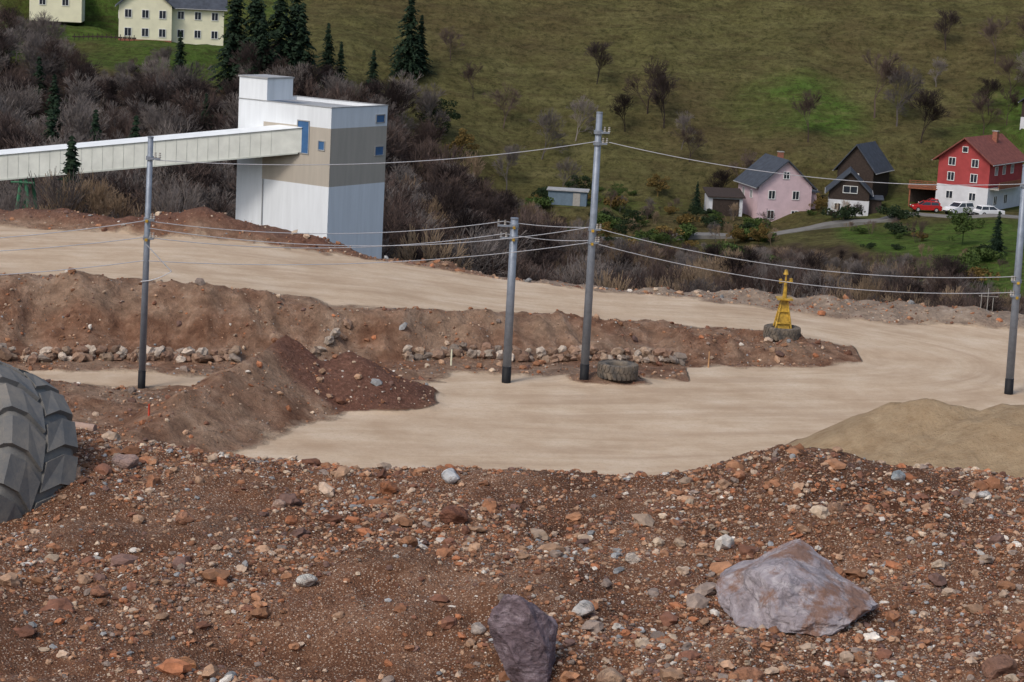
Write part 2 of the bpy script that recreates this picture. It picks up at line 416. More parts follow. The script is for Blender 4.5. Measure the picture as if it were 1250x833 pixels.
r=.010*(1-rng.random(n))**(-1/2.4);r=np.clip(r,.010,.045)
stones('gravel',x,y,zf(x,y),r,I1)
n=5600;x,y=scatn(n);k=rng.random(n)<dens(x,y);x=x[k];y=y[k];n=len(x)
r=np.clip(.036*(1-rng.random(n))**(-1/2.9),.036,.15)
stones('cobbles',x,y,zf(x,y),r,I2)
n=34000;x,y=scat(n,-32,34,76,124);rdv=roadd(x,y);A,C,S,Q=mounds(x,y)
k=(rdv<-.05)&(S<.05)&(rng.random(n)<np.clip(.55+fbm(x,y,.4,3,5)*.5,.1,1));x=x[k];y=y[k];n=len(x)
r=np.clip(.035*(1-rng.random(n))**(-1/2.3),.035,.26)
stones('site_rubble',x,y,zf(x,y),r,I1,flat=.8)
bx=np.concatenate([np.linspace(-23.5,-12.6,46),np.linspace(-5.0,8.4,52),np.linspace(-9.5,-7.8,7)])
by=bb(bx)+.35; by[-7:]=np.linspace(97.5,100.2,7)
bx=np.concatenate([bx,bx[:98:2]+.1]);by=np.concatenate([by,by[:98:2]+.3])
n=len(bx);hz=np.concatenate([np.zeros(105),np.full(n-105,.20)])
PB=np.array([(.34,.24,.17),(.28,.18,.125),(.26,.205,.165),(.44,.36,.29),(.24,.145,.10)])
stones('boulder_row',bx+rng.uniform(-.15,.15,n),by+rng.uniform(-.15,.15,n),zf(bx,by)+.06+hz,rng.uniform(.19,.38,n),I2,PB,np.ones(5)/5,flat=.85)
def rock(name,x,y,r,s,seed,c1,c2,c3,rotz=0,tilt=0,sink=.2,cuts=9,sub=5,dirt=0,amp=.10,dr=(.55,.85),lay=.06,crk=.75):
    V,F=icos(sub);rr=np.random.default_rng(seed)
    for _ in range(cuts):
        nrm=rr.normal(size=3);nrm/=np.linalg.norm(nrm);d=rr.uniform(*dr)
        dd=V@nrm-d;V=V-np.clip(dd,0,None)[:,None]*nrm*.96
    out=[]
    for v in V:
        p=Vector(v)*1.7+Vector((seed,0,0))
        la=(p.z*4+p.x*2.2+mn.noise(p*1.2)*1.6)
        a=mn.fractal(p*1.3,1.0,2.0,6)*amp+abs((la%1)-.5)*-lay*(mn.noise(p*.9)+.5)
        out.append(v*(1+a))
    V=np.array(out)*np.array(s)*r
    m=M(name+'_stone',.7,.3)
    nn=m.noise(3,7,m.vec((1,1,1.8)),rough=.7,dist=.8)
    c=m.ramp(nn,[(.3,c1),(.5,c2),(.68,c3)])
    ck=m.noise(2.2,5,m.vec((1,.6,2.)),rough=.6,dist=1.2)
    c=m.mix(m.ramp(ck,[(.47,0),(.5,crk),(.53,0)]),c,tuple(v*.55 for v in c1))
    if dirt:c=m.mix(m.ramp(m.noise(1.9,6,rough=.7),[(.50,0),(.60,dirt)]),c,(.24,.12,.07))
    m.col(c);m.bump(m.noise(6,7,m.vec((1,1,1.6)),rough=.75),1.,.06)
    o=mesh(name,V,F,m.m,False)
    o.rotation_euler=(tilt,0,rotz);o.location=(x,y,Z(x,y)+r*s[2]*(1-2*sink));return o
rock('flat_boulder',3.35,23.8,1.16,(1,.82,.40),31,(.20,.165,.17),(.36,.31,.32),(.54,.48,.48),.12,R(20),.34,14,6,.85,.13,(.50,.80),.02,.5)
rock('boulder',.36,21.3,.64,(.80,.75,1.10),12,(.085,.060,.068),(.18,.13,.145),(.36,.29,.31),.6,R(-14),.28,18,6,.0,.13,(.42,.75),.045,.6)
rock('boulder',-.62,25.8,.2,(1.05,.9,.8),5,(.13,.05,.03),(.20,.085,.05),(.28,.13,.085),.3,0,.3,8,4)
for i,(x,y,r,c) in enumerate([(-2.2,23.5,.12,(.6,.58,.53)),(.95,22.9,.14,(.58,.54,.5)),(-.72,28.0,.15,(.6,.6,.6)),(-1.55,27.5,.13,(.32,.13,.06)),(6.3,27.3,.10,(.62,.58,.54)),
     (1.2,20.9,.17,(.45,.30,.2)),(2.65,21.1,.19,(.38,.18,.10)),(5.3,21.5,.2,(.24,.13,.09)),(-3.15,20.9,.14,(.40,.18,.08)),(-5.0,27.4,.2,(.38,.26,.22)),(-1.1,24.4,.11,(.38,.18,.09)),(2.2,25.5,.09,(.5,.36,.25)),(4.5,23.2,.1,(.34,.15,.08)),(5.2,27.5,.11,(.34,.37,.38)),(-.2,22.3,.1,(.5,.42,.36)),
     (1.6,24.8,.10,(.55,.47,.40)),(-3.9,25.4,.12,(.40,.2,.12)),(-4.4,22.6,.11,(.36,.17,.10)),(4.2,26.2,.13,(.42,.25,.16)),(-2.9,26.6,.10,(.45,.31,.24)),(3.0,20.3,.13,(.3,.2,.16))]):
    rock('loose_stone',x,y,r,(1.1,.9,.75),20+i,tuple(v*.6 for v in c),c,tuple(min(1,v*1.25) for v in c),i,0,.25,7,3,.4)
# ---------------------------------------------------------------- tyres
def tyre(name,Rr,W,nl,mw,hole=.5,mat=RUB,frac=.74):
    prof=[(hole*Rr,-.30*W),(hole*Rr*1.05,-.42*W),(.68*Rr,-.5*W),(.84*Rr,-.49*W),(.93*Rr,-.45*W),(.955*Rr,-.38*W),(.965*Rr,0),(.955*Rr,.38*W),(.93*Rr,.45*W),(.84*Rr,.49*W),(.68*Rr,.5*W),(hole*Rr*1.05,.42*W),(hole*Rr,.30*W)]
    n=96;V=[];F=[]
    for i in range(n):
        t=2*math.pi*i/n
        for (r,w) in prof: V.append((r*math.cos(t),r*math.sin(t),w))
    k=len(prof)
    for i in range(n):
        j=(i+1)%n
        for q in range(k): 
            q2=(q+1)%k;F.append((i*k+q,j*k+q,j*k+q2,i*k+q2))
    root=empty(name);root.matrix_world=mw
    mesh('carcass',V,F,mat,True,parent=root)
    parts=[]
    for i in range(nl):
        for s in(-1,1):
            t0=2*math.pi*(i+(.5 if s>0 else 0))/nl;dt=2*math.pi/nl*frac
            segs=[(.02,0.0),(.25,.35),(.46,.42),(.515,.42)]
            V2=[];F2=[]
            for (w,off) in segs:
                wz=s*w*W
                ro=Rr*(1.0 if w<.4 else (.985 if w<.5 else .93)); ri=Rr*.90 if w<.5 else Rr*.84
                for (tt,rr_) in((0,ri),(.06*dt,ro),(.94*dt,ro),(dt,ri)):
                    a=t0+off*dt*1.2+tt
                    V2.append((rr_*math.cos(a),rr_*math.sin(a),wz))
            for a in range(len(segs)-1):
                for b in range(3):
                    q=(a*4+b,a*4+b+1,(a+1)*4+b+1,(a+1)*4+b);F2.append(q)
            F2.append((0,1,2,3));e=(len(segs)-1)*4;F2.append((e+3,e+2,e+1,e))
            parts.append((V2,F2))
    multi('tread_lugs',parts,mat,root)
    return root
axis=Vector((-.66,-.68,.42)).normalized()
q=Vector((0,0,1)).rotation_difference(axis)
tyre('haul_truck_tire',1.62,1.15,19,Matrix.Translation((-7.02,26.9,11.95))@q.to_matrix().to_4x4(),frac=.84,mat=RUBD)
tyre('tire',.95,.66,26,Matrix.Translation((4.95,96.6,Z(4.95,96.6)+.30)))
bcx,bcy=13.75,107.3;bz=Z(bcx,bcy)
tyre('tire',.95,.62,26,Matrix.Translation((bcx,bcy,bz+.28)))
be=empty('yellow_warning_beacon',(bcx,bcy,bz+.1))
parts=[]
for a in range(4):
    t=math.pi/4+a*math.pi/2
    parts.append(tubevf((.60*math.cos(t),.60*math.sin(t),.3),(.19*math.cos(t),.19*math.sin(t),1.9),.05,.045,8))
    t2=t+math.pi/2
    for (h,rr_) in((.7,.50),(1.3,.35)):
        parts.append(tubevf((rr_*math.cos(t),rr_*math.sin(t),h),(rr_*math.cos(t2),rr_*math.sin(t2),h),.045,.045,6))
multi('lattice_legs',parts,YEL,be)
V=[];h0=[(.35,.34),(1.9,.12)]
for (h,w) in h0: V+=[(-w,-w,h),(w,-w,h),(w,w,h),(-w,w,h)]
mesh('sheet_cone',V,[(0,1,5,4),(1,2,6,5),(2,3,7,6),(3,0,4,7),(4,5,6,7)],YEL,parent=be)
multi('platform',[boxvf(-.40,.40,-.40,.40,1.9,1.99),tubevf((0,0,1.99),(0,0,2.75),.12,.08,10),tubevf((0,0,2.75),(0,0,3.25),.05,.04,8)],YEL,be)
multi('lamp_heads',[tubevf((-.30,0,2.78),(.34,0,2.82),.05,.05,6),tubevf((.26,0,2.78),(.26,0,3.0),.10,.08,10),tubevf((-.02,0,3.18),(-.02,0,3.42),.14,.07,10),tubevf((-.26,0,2.72),(-.26,0,2.94),.08,.08,6)],YEL,be)
# ---------------------------------------------------------------- poles
PO=[(-15.8,89.6,10.85,.155,.115),(-.17,95.2,7.6,.20,.17),(3.4,96.2,12.35,.20,.14),(23.6,99.0,10.9,.20,.15)]
def pole(x,y,h,r0,r1,arms,lean=(0,0)):
    e=empty('utility_pole',(x,y,Z(x,y)-.1));
    e.rotation_euler=(R(lean[0]),R(lean[1]),0)
    hb=.85
    rb=r0+(r1-r0)*hb/h
    multi('shaft',[tubevf((0,0,hb),(0,0,h),rb,r1,16)],STEEL,e,True)
    multi('black_base',[tubevf((0,0,-.6),(0,0,hb),r0+.012,rb+.012,16)],BLACK,e,True)
    cp=[];ins=[];yb=[]
    cp.append(tubevf((0,0,h),(0,0,h+.06),r1*1.1,r1*1.1,12))
    for (z,L) in arms:
        cp.append(boxvf(-.05 if L>0 else L,L if L>0 else .05,-.05-r1,.05-r1,z-.04,z+.04))
        cp.append(tubevf((0,0,z-.08),(0,0,z+.08),r0+.015,r0+.015,12))
        for f in(.55,.95):
            for q in range(3): ins.append(tubevf((L*f,-r1,z+.05+q*.08),(L*f,-r1,z+.10+q*.08),.07-.012*q,.04,8))
        if z<9: yb.append(boxvf(-.06,.06,-r0-.08,-r0-.02,z-.12,z+.0))
    multi('crossarms',cp,STEEL,e);multi('insulators',ins,CERAM,e)
    if yb:multi('yellow_clamps',yb,YEL,e)
    return e
pole(*PO[0],[(10.0,.45),(7.4,.3),(6.6,.3)],lean=(0,.9))
pole(*PO[1],[(7.3,-.75),(6.75,-.6)])
pole(*PO[2],[(11.5,.5),(11.0,.42),(7.1,.35),(6.5,.3)])
pole(*PO[3],[(10.0,.4),(5.5,-.3),(4.8,-.3)],lean=(0,-1.0))
line=empty('overhead_power_line')
def wire(p,q,sag,r=.018):
    n=28;pts=[]
    for i in range(n+1):
        t=i/n;pts.append((p[0]+(q[0]-p[0])*t,p[1]+(q[1]-p[1])*t,p[2]+(q[2]-p[2])*t-sag*4*t*(1-t)))
    cu=bpy.data.curves.new('cable','CURVE');cu.dimensions='3D';cu.bevel_depth=r;cu.bevel_resolution=1
    s=cu.splines.new('POLY');s.points.add(n)
    for i,pt in enumerate(pts): s.points[i].co=(*pt,1)
    cu.materials.append(WIRE);o=bpy.data.objects.new('cable',cu);COL.objects.link(o);o.parent=line
a,b,c,d=[(p[0],p[1]-.15) for p in PO]
wire((a[0]+.4,a[1],9.9),(c[0]-.1,c[1],11.1),.55)
wire((c[0]+.5,c[1],11.1),(d[0]+.3,d[1],10.0),.7)
wire((a[0]+.2,a[1],7.3),(b[0]-.5,b[1],7.4),.55)
wire((a[0]+.2,a[1],6.6),(b[0]-.4,b[1],6.85),.55)
wire((a[0]+.2,a[1],7.0),(c[0]-.2,c[1],7.2),.8)
wire((a[0]+.2,a[1],5.6),(c[0]-.2,c[1],6.5),.5)
wire((b[0]-.5,b[1],7.4),(c[0]-.2,c[1],7.2),.08)
wire((b[0]-.4,b[1],6.85),(c[0]-.2,c[1],6.6),.12)
wire((c[0]+.3,c[1],7.15),(d[0]-.2,d[1],5.6),.75)
wire((c[0]+.3,c[1],6.45),(d[0]-.2,d[1],4.85),.75)
for z0,z1 in((7.3,6.6),(6.6,6.4),(5.6,5.4)):
    wire((a[0],a[1],z0),(-34,82,z1),.6)
wire((a[0]+.1,a[1],6.3),(a[0]+1.2,a[1],5.2),.0,.022);wire((a[0]+1.2,a[1],5.2),(a[0]-.1,a[1],4.7),.1,.022)
def stake(name,x,y,h,r,mat): 
    z=Z(x,y);o=mesh(name,*tubevf((x,y,z-.1),(x,y,z+h),r,r*.8,8),mat);return o
stake('marker_stake',-2.8,98.3,.75,.045,YELW);stake('marker_stake',9.6,101.8,.8,.04,simple('stake_orange',(.5,.28,.14)))
stake('marker_stake',-13.9,80.6,.45,.045,simple('stake_red',(.5,.07,.04)))
fe=empty('stake_fence');pp=[]
for x,y,hh in((26.9,119.9,1.3),(27.3,120.3,.8),(26.6,120.2,.8)):
    z=Z(x,y);pp.append(tubevf((x,y,z-.1),(x,y,z+hh),.02,.02,6))
z=Z(26.9,120);pp.append(tubevf((26.4,120,z+.8),(27.5,120,z+.8),.016,.016,6));multi('posts',pp,CONC,fe)
z=Z(-16.2,80.5);V,Fp=tubevf((-17.0,80.5,z+.12),(-15.9,80.2,z+.1),.17,.17,14);mesh('drain_pipe',V,Fp,simple('pipe',(.36,.25,.20)))
# ---------------------------------------------------------------- silo building
C0=Vector((-16.2,180));dl=Vector((-.83,.56)).normalized();ang=math.atan2(-dl.y,-dl.x)
bd=empty('silo_building',(C0.x,C0.y,0),ang)
LW,DW=10.4,7.7
box('walls_lower',-LW,0,0,DW,-16,-.85,WHITE,bd)
box('walls_upper',-LW,0,0,DW,4.1,5.5,WHITE,bd)
box('wall_column',-LW,-LW+2.9,0,DW,-.85,4.1,WHITE,bd)
box('beige_band',-LW+2.9,0,0,DW,-.85,4.1,BEIGE,bd)
multi('parapet',[boxvf(-LW,0,0,.18,5.5,5.85),boxvf(-LW,0,DW-.18,DW,5.5,5.85),boxvf(-LW,-LW+.18,.18,DW-.18,5.5,5.85),boxvf(-.18,0,.18,DW-.18,5.5,5.85)],WHITE,bd)
multi('parapet_cap',[boxvf(-LW-.05,.05,-.05,.2,5.853,5.91),boxvf(-LW-.05,.05,DW-.2,DW+.05,5.853,5.91),boxvf(-.2,.05,.2,DW-.2,5.853,5.91),boxvf(-LW-.05,-LW+.2,.2,DW-.2,5.853,5.91)],ROOFG,bd)
box('roof',-LW+.18,-.18,.18,DW-.18,5.503,5.56,ROOFG,bd)
box('stair_tower',-LW+.003,-LW+3.2,.003,3.4,5.92,7.75,WHITE,bd)
box('tower_cap',-LW-.08,-LW+3.28,-.08,3.48,7.753,7.88,ROOFG,bd)
def win(parent,face,u,z,w,h,gm=GLASS,fm=FRAME,base=0,fw=.08):
    ax,pos,s=face
    def bx(d0,d1,ww,hh):
        a,b=sorted((pos+s*d0,pos+s*d1))
        return boxvf(u-ww/2,u+ww/2,a,b,z-hh/2,z+hh/2) if ax=='y' else boxvf(a,b,u-ww/2,u+ww/2,z-hh/2,z+hh/2)
    def fr():
        out=[]
        a,b=sorted((pos-s*.01,pos+s*.07))
        for (u0,u1,z0,z1) in((u-w/2-fw,u+w/2+fw,z+h/2,z+h/2+fw),(u-w/2-fw,u+w/2+fw,z-h/2-fw,z-h/2),(u-w/2-fw,u-w/2,z-h/2,z+h/2),(u+w/2,u+w/2+fw,z-h/2,z+h/2)):
            out.append(boxvf(u0,u1,a,b,z0,z1) if ax=='y' else boxvf(a,b,u0,u1,z0,z1))
        if w>.7 and gm is GLASS:
            out.append(boxvf(u-.03,u+.03,a,b,z-h/2,z+h/2) if ax=='y' else boxvf(a,b,u-.03,u+.03,z-h/2,z+h/2))
        return out
    mesh('window_glass',*bx(-.01,.02,w,h),gm,parent=parent)
    multi('window_frame',fr(),fm,parent)
win(bd,('y',0,-1),-3.0,3.15,1.2,2.7,BLUE,ROOFG)
win(bd,('y',0,-1),-.95,2.6,.6,.7,BLUE,ROOFG)
win(bd,('x',0,1),6.7,4.75,1.1,.6,BLUE,ROOFG)
win(bd,('x',0,1),6.7,1.95,1.1,.7,BLUE,ROOFG)
multi('downpipe',[tubevf((-LW+3.1,-.1,-16),(-LW+3.1,-.1,-.85),.05,.05,8)],ROOFG,bd)
# gallery
g=empty('conveyor_gallery',(-19.6,183.2,0))
sl=(.86-4.35)/(-44.8+20.35)
def gz(x): return sl*(x+.75)
Lg=62;W2=1.45
def gbox(x0,x1,y0,y1,za,zb):
    V=[(x0,y0,gz(x0)+za),(x1,y0,gz(x1)+za),(x1,y1,gz(x1)+za),(x0,y1,gz(x0)+za),(x0,y0,gz(x0)+zb),(x1,y0,gz(x1)+zb),(x1,y1,gz(x1)+zb),(x0,y1,gz(x0)+zb)]
    return V,boxvf(0,1,0,1,0,1)[1]
multi('cladding',[gbox(-Lg,.8,-W2,W2,1.62,3.72)],CREAM,g)
x0,x1=-Lg,.8
V=[(x0,-W2-.12,gz(x0)+3.72),(x1,-W2-.12,gz(x1)+3.72),(x1,0,gz(x1)+4.05),(x0,0,gz(x0)+4.05),(x0,W2+.12,gz(x0)+3.72),(x1,W2+.12,gz(x1)+3.72)]
mesh('roof',V,[(0,1,2,3),(3,2,5,4),(0,4,5,1)],ROOFW,parent=g)
multi('ribs',[gbox(-k*.9-.03,-k*.9,-W2-.025,-W2,1.64,3.70) for k in range(2,int(Lg/.9))],RIB,g)
multi('floor_girder',[gbox(-Lg,.5,-W2-.05,-W2+.2,1.5,1.615),gbox(-Lg,.5,W2-.2,W2+.05,1.5,1.615)],RIB,g)
tp=[]
for xx in(-23,-44):
    for s in(-1,1):
        tp.append(tubevf((xx+s*.2,-1.2*1.0,gz(xx)+1.4),(xx+s*1.6,-1.8,-14),.16,.18,8));tp.append(tubevf((xx+s*.2,1.2,gz(xx)+1.4),(xx+s*1.6,1.8,-14),.16,.18,8))
    for zz in(-2,-6,-10): tp.append(tubevf((xx-1,-1.5,zz),(xx+1,-1.5,zz),.08,.08,6))
multi('trestles',tp,GREEN,g)
# ---------------------------------------------------------------- houses
def gable(root,w,l,he,hr,wall,roof,over=.5,front=(),left=(),right=(),ox=0,oy=0,z0=-1.5,low=None,lowm=None,chim=None,pre='',rot=0):
    e=root
    if ox or oy or rot:
        e=empty(pre+'wing',(ox,oy,0),rot,root)
    zb=z0
    if low:
        box(pre+'lower_walls',-w/2-.04,w/2+.04,-l/2-.04,l/2+.04,z0,low,lowm,e);zb=low
    V=[]
    for y in(-l/2,l/2): V+=[(-w/2,y,zb),(w/2,y,zb),(w/2,y,he),(0,y,hr),(-w/2,y,he)]
    mesh(pre+'walls',V,[(0,1,2,3,4),(9,8,7,6,5),(0,5,6,1),(1,6,7,2),(4,9,5,0),(3,8,9,4),(2,7,8,3)],wall,parent=e)
    s=(hr-he)/(w/2);parts=[]
    for sg in(-1,1):
        xo=sg*(w/2+over);zo=he-over*s;t=.2
        V=[]
        for y in(-l/2-over,l/2+over):
            V+=[(sg*.0,y,hr+.03),(xo,y,zo+.03),(xo,y,zo+.03+t),(0,y,hr+.03+t)]
        parts.append((V,[(0,1,2,3),(7,6,5,4),(0,4,5,1),(1,5,6,2),(2,6,7,3),(3,7,4,0)]))
    multi(pre+'roof',parts,roof,e)
    multi(pre+'gutter',[tubevf((sg*(w/2+over+.05),-l/2-over,he-over*s+.1),(sg*(w/2+over+.05),l/2+over,he-over*s+.1),.07,.07,6) for sg in(-1,1)],ROOFG,e)
    for (u,z,ww,hh) in front: win(e,('y',-l/2-.03,-1),u,z,ww,hh)
    for (u,z,ww,hh) in left: win(e,('x',-w/2-.03,-1),u,z,ww,hh)
    for (u,z,ww,hh) in right: win(e,('x',w/2+.03,1),u,z,ww,hh)
    if chim:
        cx,cy=chim;box(pre+'chimney',cx-.35,cx+.35,cy-.35,cy+.35,hr-1.2,hr+.8,BRICK,e)
        box(pre+'chimney_cap',cx-.42,cx+.42,cy-.42,cy+.42,hr+.803,hr+.92,CONC,e)
    return e
h=empty('pink_house',(36.5,305,-16.3),R(14))
gable(h,8.0,8.5,5.7,9.2,PINK,SLATE,.55,front=[(-2,1.6,.9,1.1),(1.6,1.6,.9,1.1),(-2,4.4,.9,1.1),(1.6,4.4,.9,1.1),(0,7.2,.8,.9)],left=[(-1.5,4.2,.8,1),(1.8,4.2,.8,1)],chim=(.9,1.0))
box('annex',4.03,5.9,-1.5,3.6,-1.5,4.6,PINK,h);box('annex_roof',4.03,6.2,-1.8,3.9,4.603,4.8,SLATE,h)
h=empty('timber_barn',(46.7,302,-14.3),R(-8))
gable(h,5.6,7,3.6,6.3,WOODD,SLATE,.5,front=[(-1.5,1.4,.8,.9),(0.1,3.9,1.9,.9),(1.5,1.4,.8,.9)],low=2.4,lowm=LGREY)
box('lean_to',2.87,4.6,-2.5,2.5,-1,2.6,WOODD,h);box('lean_to_roof',2.87,4.9,-2.8,2.8,2.603,2.75,SLATE,h)
h=empty('slate_roof_barn',(50.0,311,-12.8),R(-26))
gable(h,5.4,8,4.6,7.9,WOODD,SLATE,.5,front=[(0,3.4,1.0,.9)],left=[(0,3,.8,1)])
h=empty('red_house',(65.6,304.5,-12.4),R(-33))
gable(h,7.6,13,7.0,9.9,REDW,TILE,.7,front=[(-1.8,4.5,.9,1.1),(1.6,4.5,.9,1.1),(-1.8,6.6,.9,1.0),(1.6,6.6,.9,1.0),(-1.8,1.9,.9,1.0),(1.6,1.9,.9,1.0),(0,8.4,.7,.7)],right=[(-4,5.6,.9,1.1),(-1,5.6,.9,1.1),(2.2,5.6,.9,1.1),(-3.5,1.4,1.2,1.2),(0.5,1.4,1.2,1.2)],left=[(0,5,.9,1)],low=3.3,lowm=LGREY,chim=(1,2))
box('balcony',3.85,5.2,-6,5,3.1,3.25,CONC,h);box('balcony_rail',5.12,5.2,-6,5,3.253,4.2,WOODO,h)
h=empty('yellow_house',(-59.5,334,3.5),R(10))
gable(h,8,9,5.6,9,YELW,SLATE,.5,front=[(x,z,.95,1.15) for z in(1.5,4.3) for x in(-2.6,0,2.6)],left=[(-2,4,.9,1.1),(2,4,.9,1.1)],low=.4,lowm=BRICK)
gable(h,6.5,8,5.6,8.2,YELW,SLATE,.5,left=[(x,z,.9,1.1) for z in(1.5,4.3) for x in(-2.6,0,2.6)],right=[],ox=8.0,oy=.5,rot=R(90),pre='wing_')
h=empty('farmhouse',(-74.5,340,7.2),R(8))
gable(h,8,8,3.4,6.5,YELW,TILE,.6,front=[(-2,1.6,.9,1.1),(1.5,1.6,.9,1.1)])
h=empty('dark_cottage',(78.2,322,-1.6),R(-20))
gable(h,6,7,3.8,6.6,WOODD,SLATE,.5,front=[(-1.4,2.2,1.0,1.0),(1.4,2.2,1.0,1.0)],low=1.3,lowm=LGREY)
h=empty('garden_shed',(6.8,299,-14.6),R(-4))
box('walls',-2.7,2.7,-1.6,1.6,-.6,2.0,SHEDB,h);box('roof',-2.95,2.95,-1.85,1.85,2.003,2.14,ROOFG,h);box('door',.8,1.8,-1.66,-1.603,0,1.8,CONC,h)
h=empty('garden_shed',(29.0,302,-15.4),R(5))
box('walls',-2.4,2.4,-2,2,-.8,2.9,LGREY,h);box('timber_front',-1.9,1.9,-2.08,-2.003,.1,2.6,WOODD,h)
V=[(-2.7,-2.4,2.8),(2.7,-2.4,2.8),(2.7,2.4,3.6),(-2.7,2.4,3.6),(-2.7,-2.4,2.95),(2.7,-2.4,2.95),(2.7,2.4,3.75),(-2.7,2.4,3.75)]
mesh('roof',V,boxvf(0,1,0,1,0,1)[1],WOODD,parent=h)
h=empty('timber_carport',(58.0,303.5,-12.8),R(-10))
pp=[boxvf(a-.09,a+.09,b-.09,b+.09,-.5,2.7) for a in(-2.4,2.4) for b in(-2,2)]
multi('posts',pp,WOODO,h);box('deck_roof',-2.7,2.7,-2.3,2.3,2.703,2.9,WOODO,h)
box('back_wall',-2.3,2.3,1.93,1.99,-.5,2.7,WOODD,h)
multi('railing',[boxvf(-2.6,2.6,-2.25,-2.2,z,z+.10) for z in(3.05,3.3,3.55,3.8)]+[boxvf(a-.04,a+.04,-2.2,-2.12,2.91,3.9) for a in np.linspace(-2.5,2.5,7)],WOODO,h)
# cars
def car(name,x,y,rot,paint,L=4.2,W=1.75,H=1.5,suv=0):
    e=empty(name,(x,y,Z(x,y)+.03),rot)
    p=[(-.5,.25),(-.5,.55),(-.47,.62),(-.40,.66),(-.38,.66),(.22,.66),(.42,.60),(.49,.50),(.5,.28),(.44,.2),(-.46,.2)]
    n=len(p);V=[]
    for s,k in((-1,.94),(-.9,1.0),(.9,1.0),(1,.94)):
        for (a,b) in p: V.append((a*L*(.995 if abs(s)==1 else 1),s*W/2,b*H*(k if b>.5 else 1)))
    F=[]
    for r_ in range(3):
        for i in range(n):
            j=(i+1)%n;F.append((r_*n+i,(r_+1)*n+i,(r_+1)*n+j,r_*n+j))
    F+=[tuple(range(n)),tuple(range(4*n-1,3*n-1,-1))]
    mesh('body',V,F,paint,parent=e)
    zb,zt=.655*H,H
    def cab(x0,x1,x2,x3,w0,w1,za,zb_):return [(x0,-w0,za),(x3,-w0,za),(x3,w0,za),(x0,w0,za),(x1,-w1,zb_),(x2,-w1,zb_),(x2,w1,zb_),(x1,w1,zb_)]
    r0=-.47 if suv else -.42
    mesh('greenhouse',cab(r0*L,(r0+.05)*L,.06*L,.24*L,W*.47,W*.40,zb-.02,zt-.05),boxvf(0,1,0,1,0,1)[1],GLASS,parent=e)
    mesh('roof',cab((r0+.035)*L,(r0+.055)*L,.055*L,.085*L,W*.41,W*.39,zt-.09,zt),boxvf(0,1,0,1,0,1)[1],paint,parent=e)
    pl=[]
    for s in(-1,1):
        for (xa,xb) in((r0*L,(r0+.05)*L),(-.12*L,-.12*L),(.24*L,.06*L)):
            pl.append(tubevf((xa,s*W*.475,zb-.03),(xb,s*W*.405,zt-.05),.045,.04,6))
    multi('pillars',pl,paint,e)
    wl=[];hb=[]
    for sx in(-.31,.31):
        for s in(-1,1):
            wl.append(tubevf((sx*L,s*(W/2-.2),.32),(sx*L,s*(W/2+.02),.32),.33,.33,16));hb.append(tubevf((sx*L,s*(W/2+.02),.32),(sx*L,s*(W/2+.03),.32),.2,.19,12))
    multi('wheels',wl,BLACK,e);multi('hubs',hb,ROOFG,e)
    multi('lights',[boxvf(L*.475,L*.497,s*W*.38-.15,s*W*.38+.15,.5*H,.57*H) for s in(-1,1)],FRAME,e)
    multi('bumpers',[boxvf(L*.48,L*.51,-W*.44,W*.44,.24*H,.34*H),boxvf(-L*.51,-L*.48,-W*.44,W*.44,.24*H,.34*H)],BLACK,e)
CR=simple('red_car_paint',(.42,.02,.02),.1,2,.25,.5);CW=simple('white_car_paint',(.75,.75,.76),.05,2,.25,.5)
car('red_car',57.0,298.0,R(185),CR);car('red_car',58.6,301.6,R(175),CR,3.9)
car('white_car',61.3,296.4,R(215),CW,4.5,1.85,1.75,1);car('white_car',65.2,294.9,R(20),CW,4.1)
# ---------------------------------------------------------------- vegetation
def prisms(S):
    S=np.array(S,float);p0=S[:,:3];p1=S[:,3:6];r0=S[:,6];r1=S[:,7];n=len(S)
    d=p1-p0;d/=np.linalg.norm(d,axis=1)[:,None]+1e-9
    a=np.cross(d,np.where(abs(d[:,2:3])<.9,np.array([[0,0,1.]]),np.array([[1.,0,0]])));a/=np.linalg.norm(a,axis=1)[:,None];b=np.cross(d,a)
    V=np.zeros((n,6,3))
    for k in range(3):
        t=2*math.pi*k/3;o=a*math.cos(t)+b*math.sin(t)
        V[:,k]=p0+o*r0[:,None];V[:,3+k]=p1+o*r1[:,None]
    F=np.array([[0,1,4,3],[1,2,5,4],[2,0,3,5]])
    return V.reshape(-1,3),(F[None]+(np.arange(n)*6)[:,None,None]).reshape(-1,4)
def baretree(seed,H,mat,spread=.55,stems=1,tw=.03,depth=5,nch=(3,4)):
    rd=random.Random(seed);S=[]
    def grow(p,d,L,r,lv):
        n=2 if lv<depth else 1
        for i in range(n):
            d2=(d+Vector((rd.gauss(0,.12),rd.gauss(0,.12),rd.gauss(0,.08)+.03))).normalized()
            q=p+d2*L/n;r2=max(r*.8,tw*.45)
            S.append((*p,*q,r,r2));p=q;d=d2;r=r2
            if lv<depth and (i==n-1 or rd.random()<.7):
                for _ in range(rd.randint(*nch) if i==n-1 else 1):
                    ax=Vector((rd.gauss(0,1),rd.gauss(0,1),rd.gauss(0,.5))).normalized()
                    d3=(d+ax*spread*rd.uniform(.7,1.3)).normalized()
                    grow(p,d3,L*rd.uniform(.6,.85),max(r*.62,tw*.5),lv+1)
    for s in range(stems):
        a=rd.uniform(0,6.28);k=0 if stems==1 else rd.uniform(.15,.5)
        grow(Vector((k*math.cos(a)*.5,k*math.sin(a)*.5,-.3)),Vector((k*math.cos(a),k*math.sin(a),1)).normalized(),H*.30,H*.017/(1 if stems==1 else 1.8),0)
    V,F=prisms(S)
    V[:,2]*=H/max(V[:,2].max(),.1)
    return mesh('bare_tree_mesh',V,F,mat,link=False)
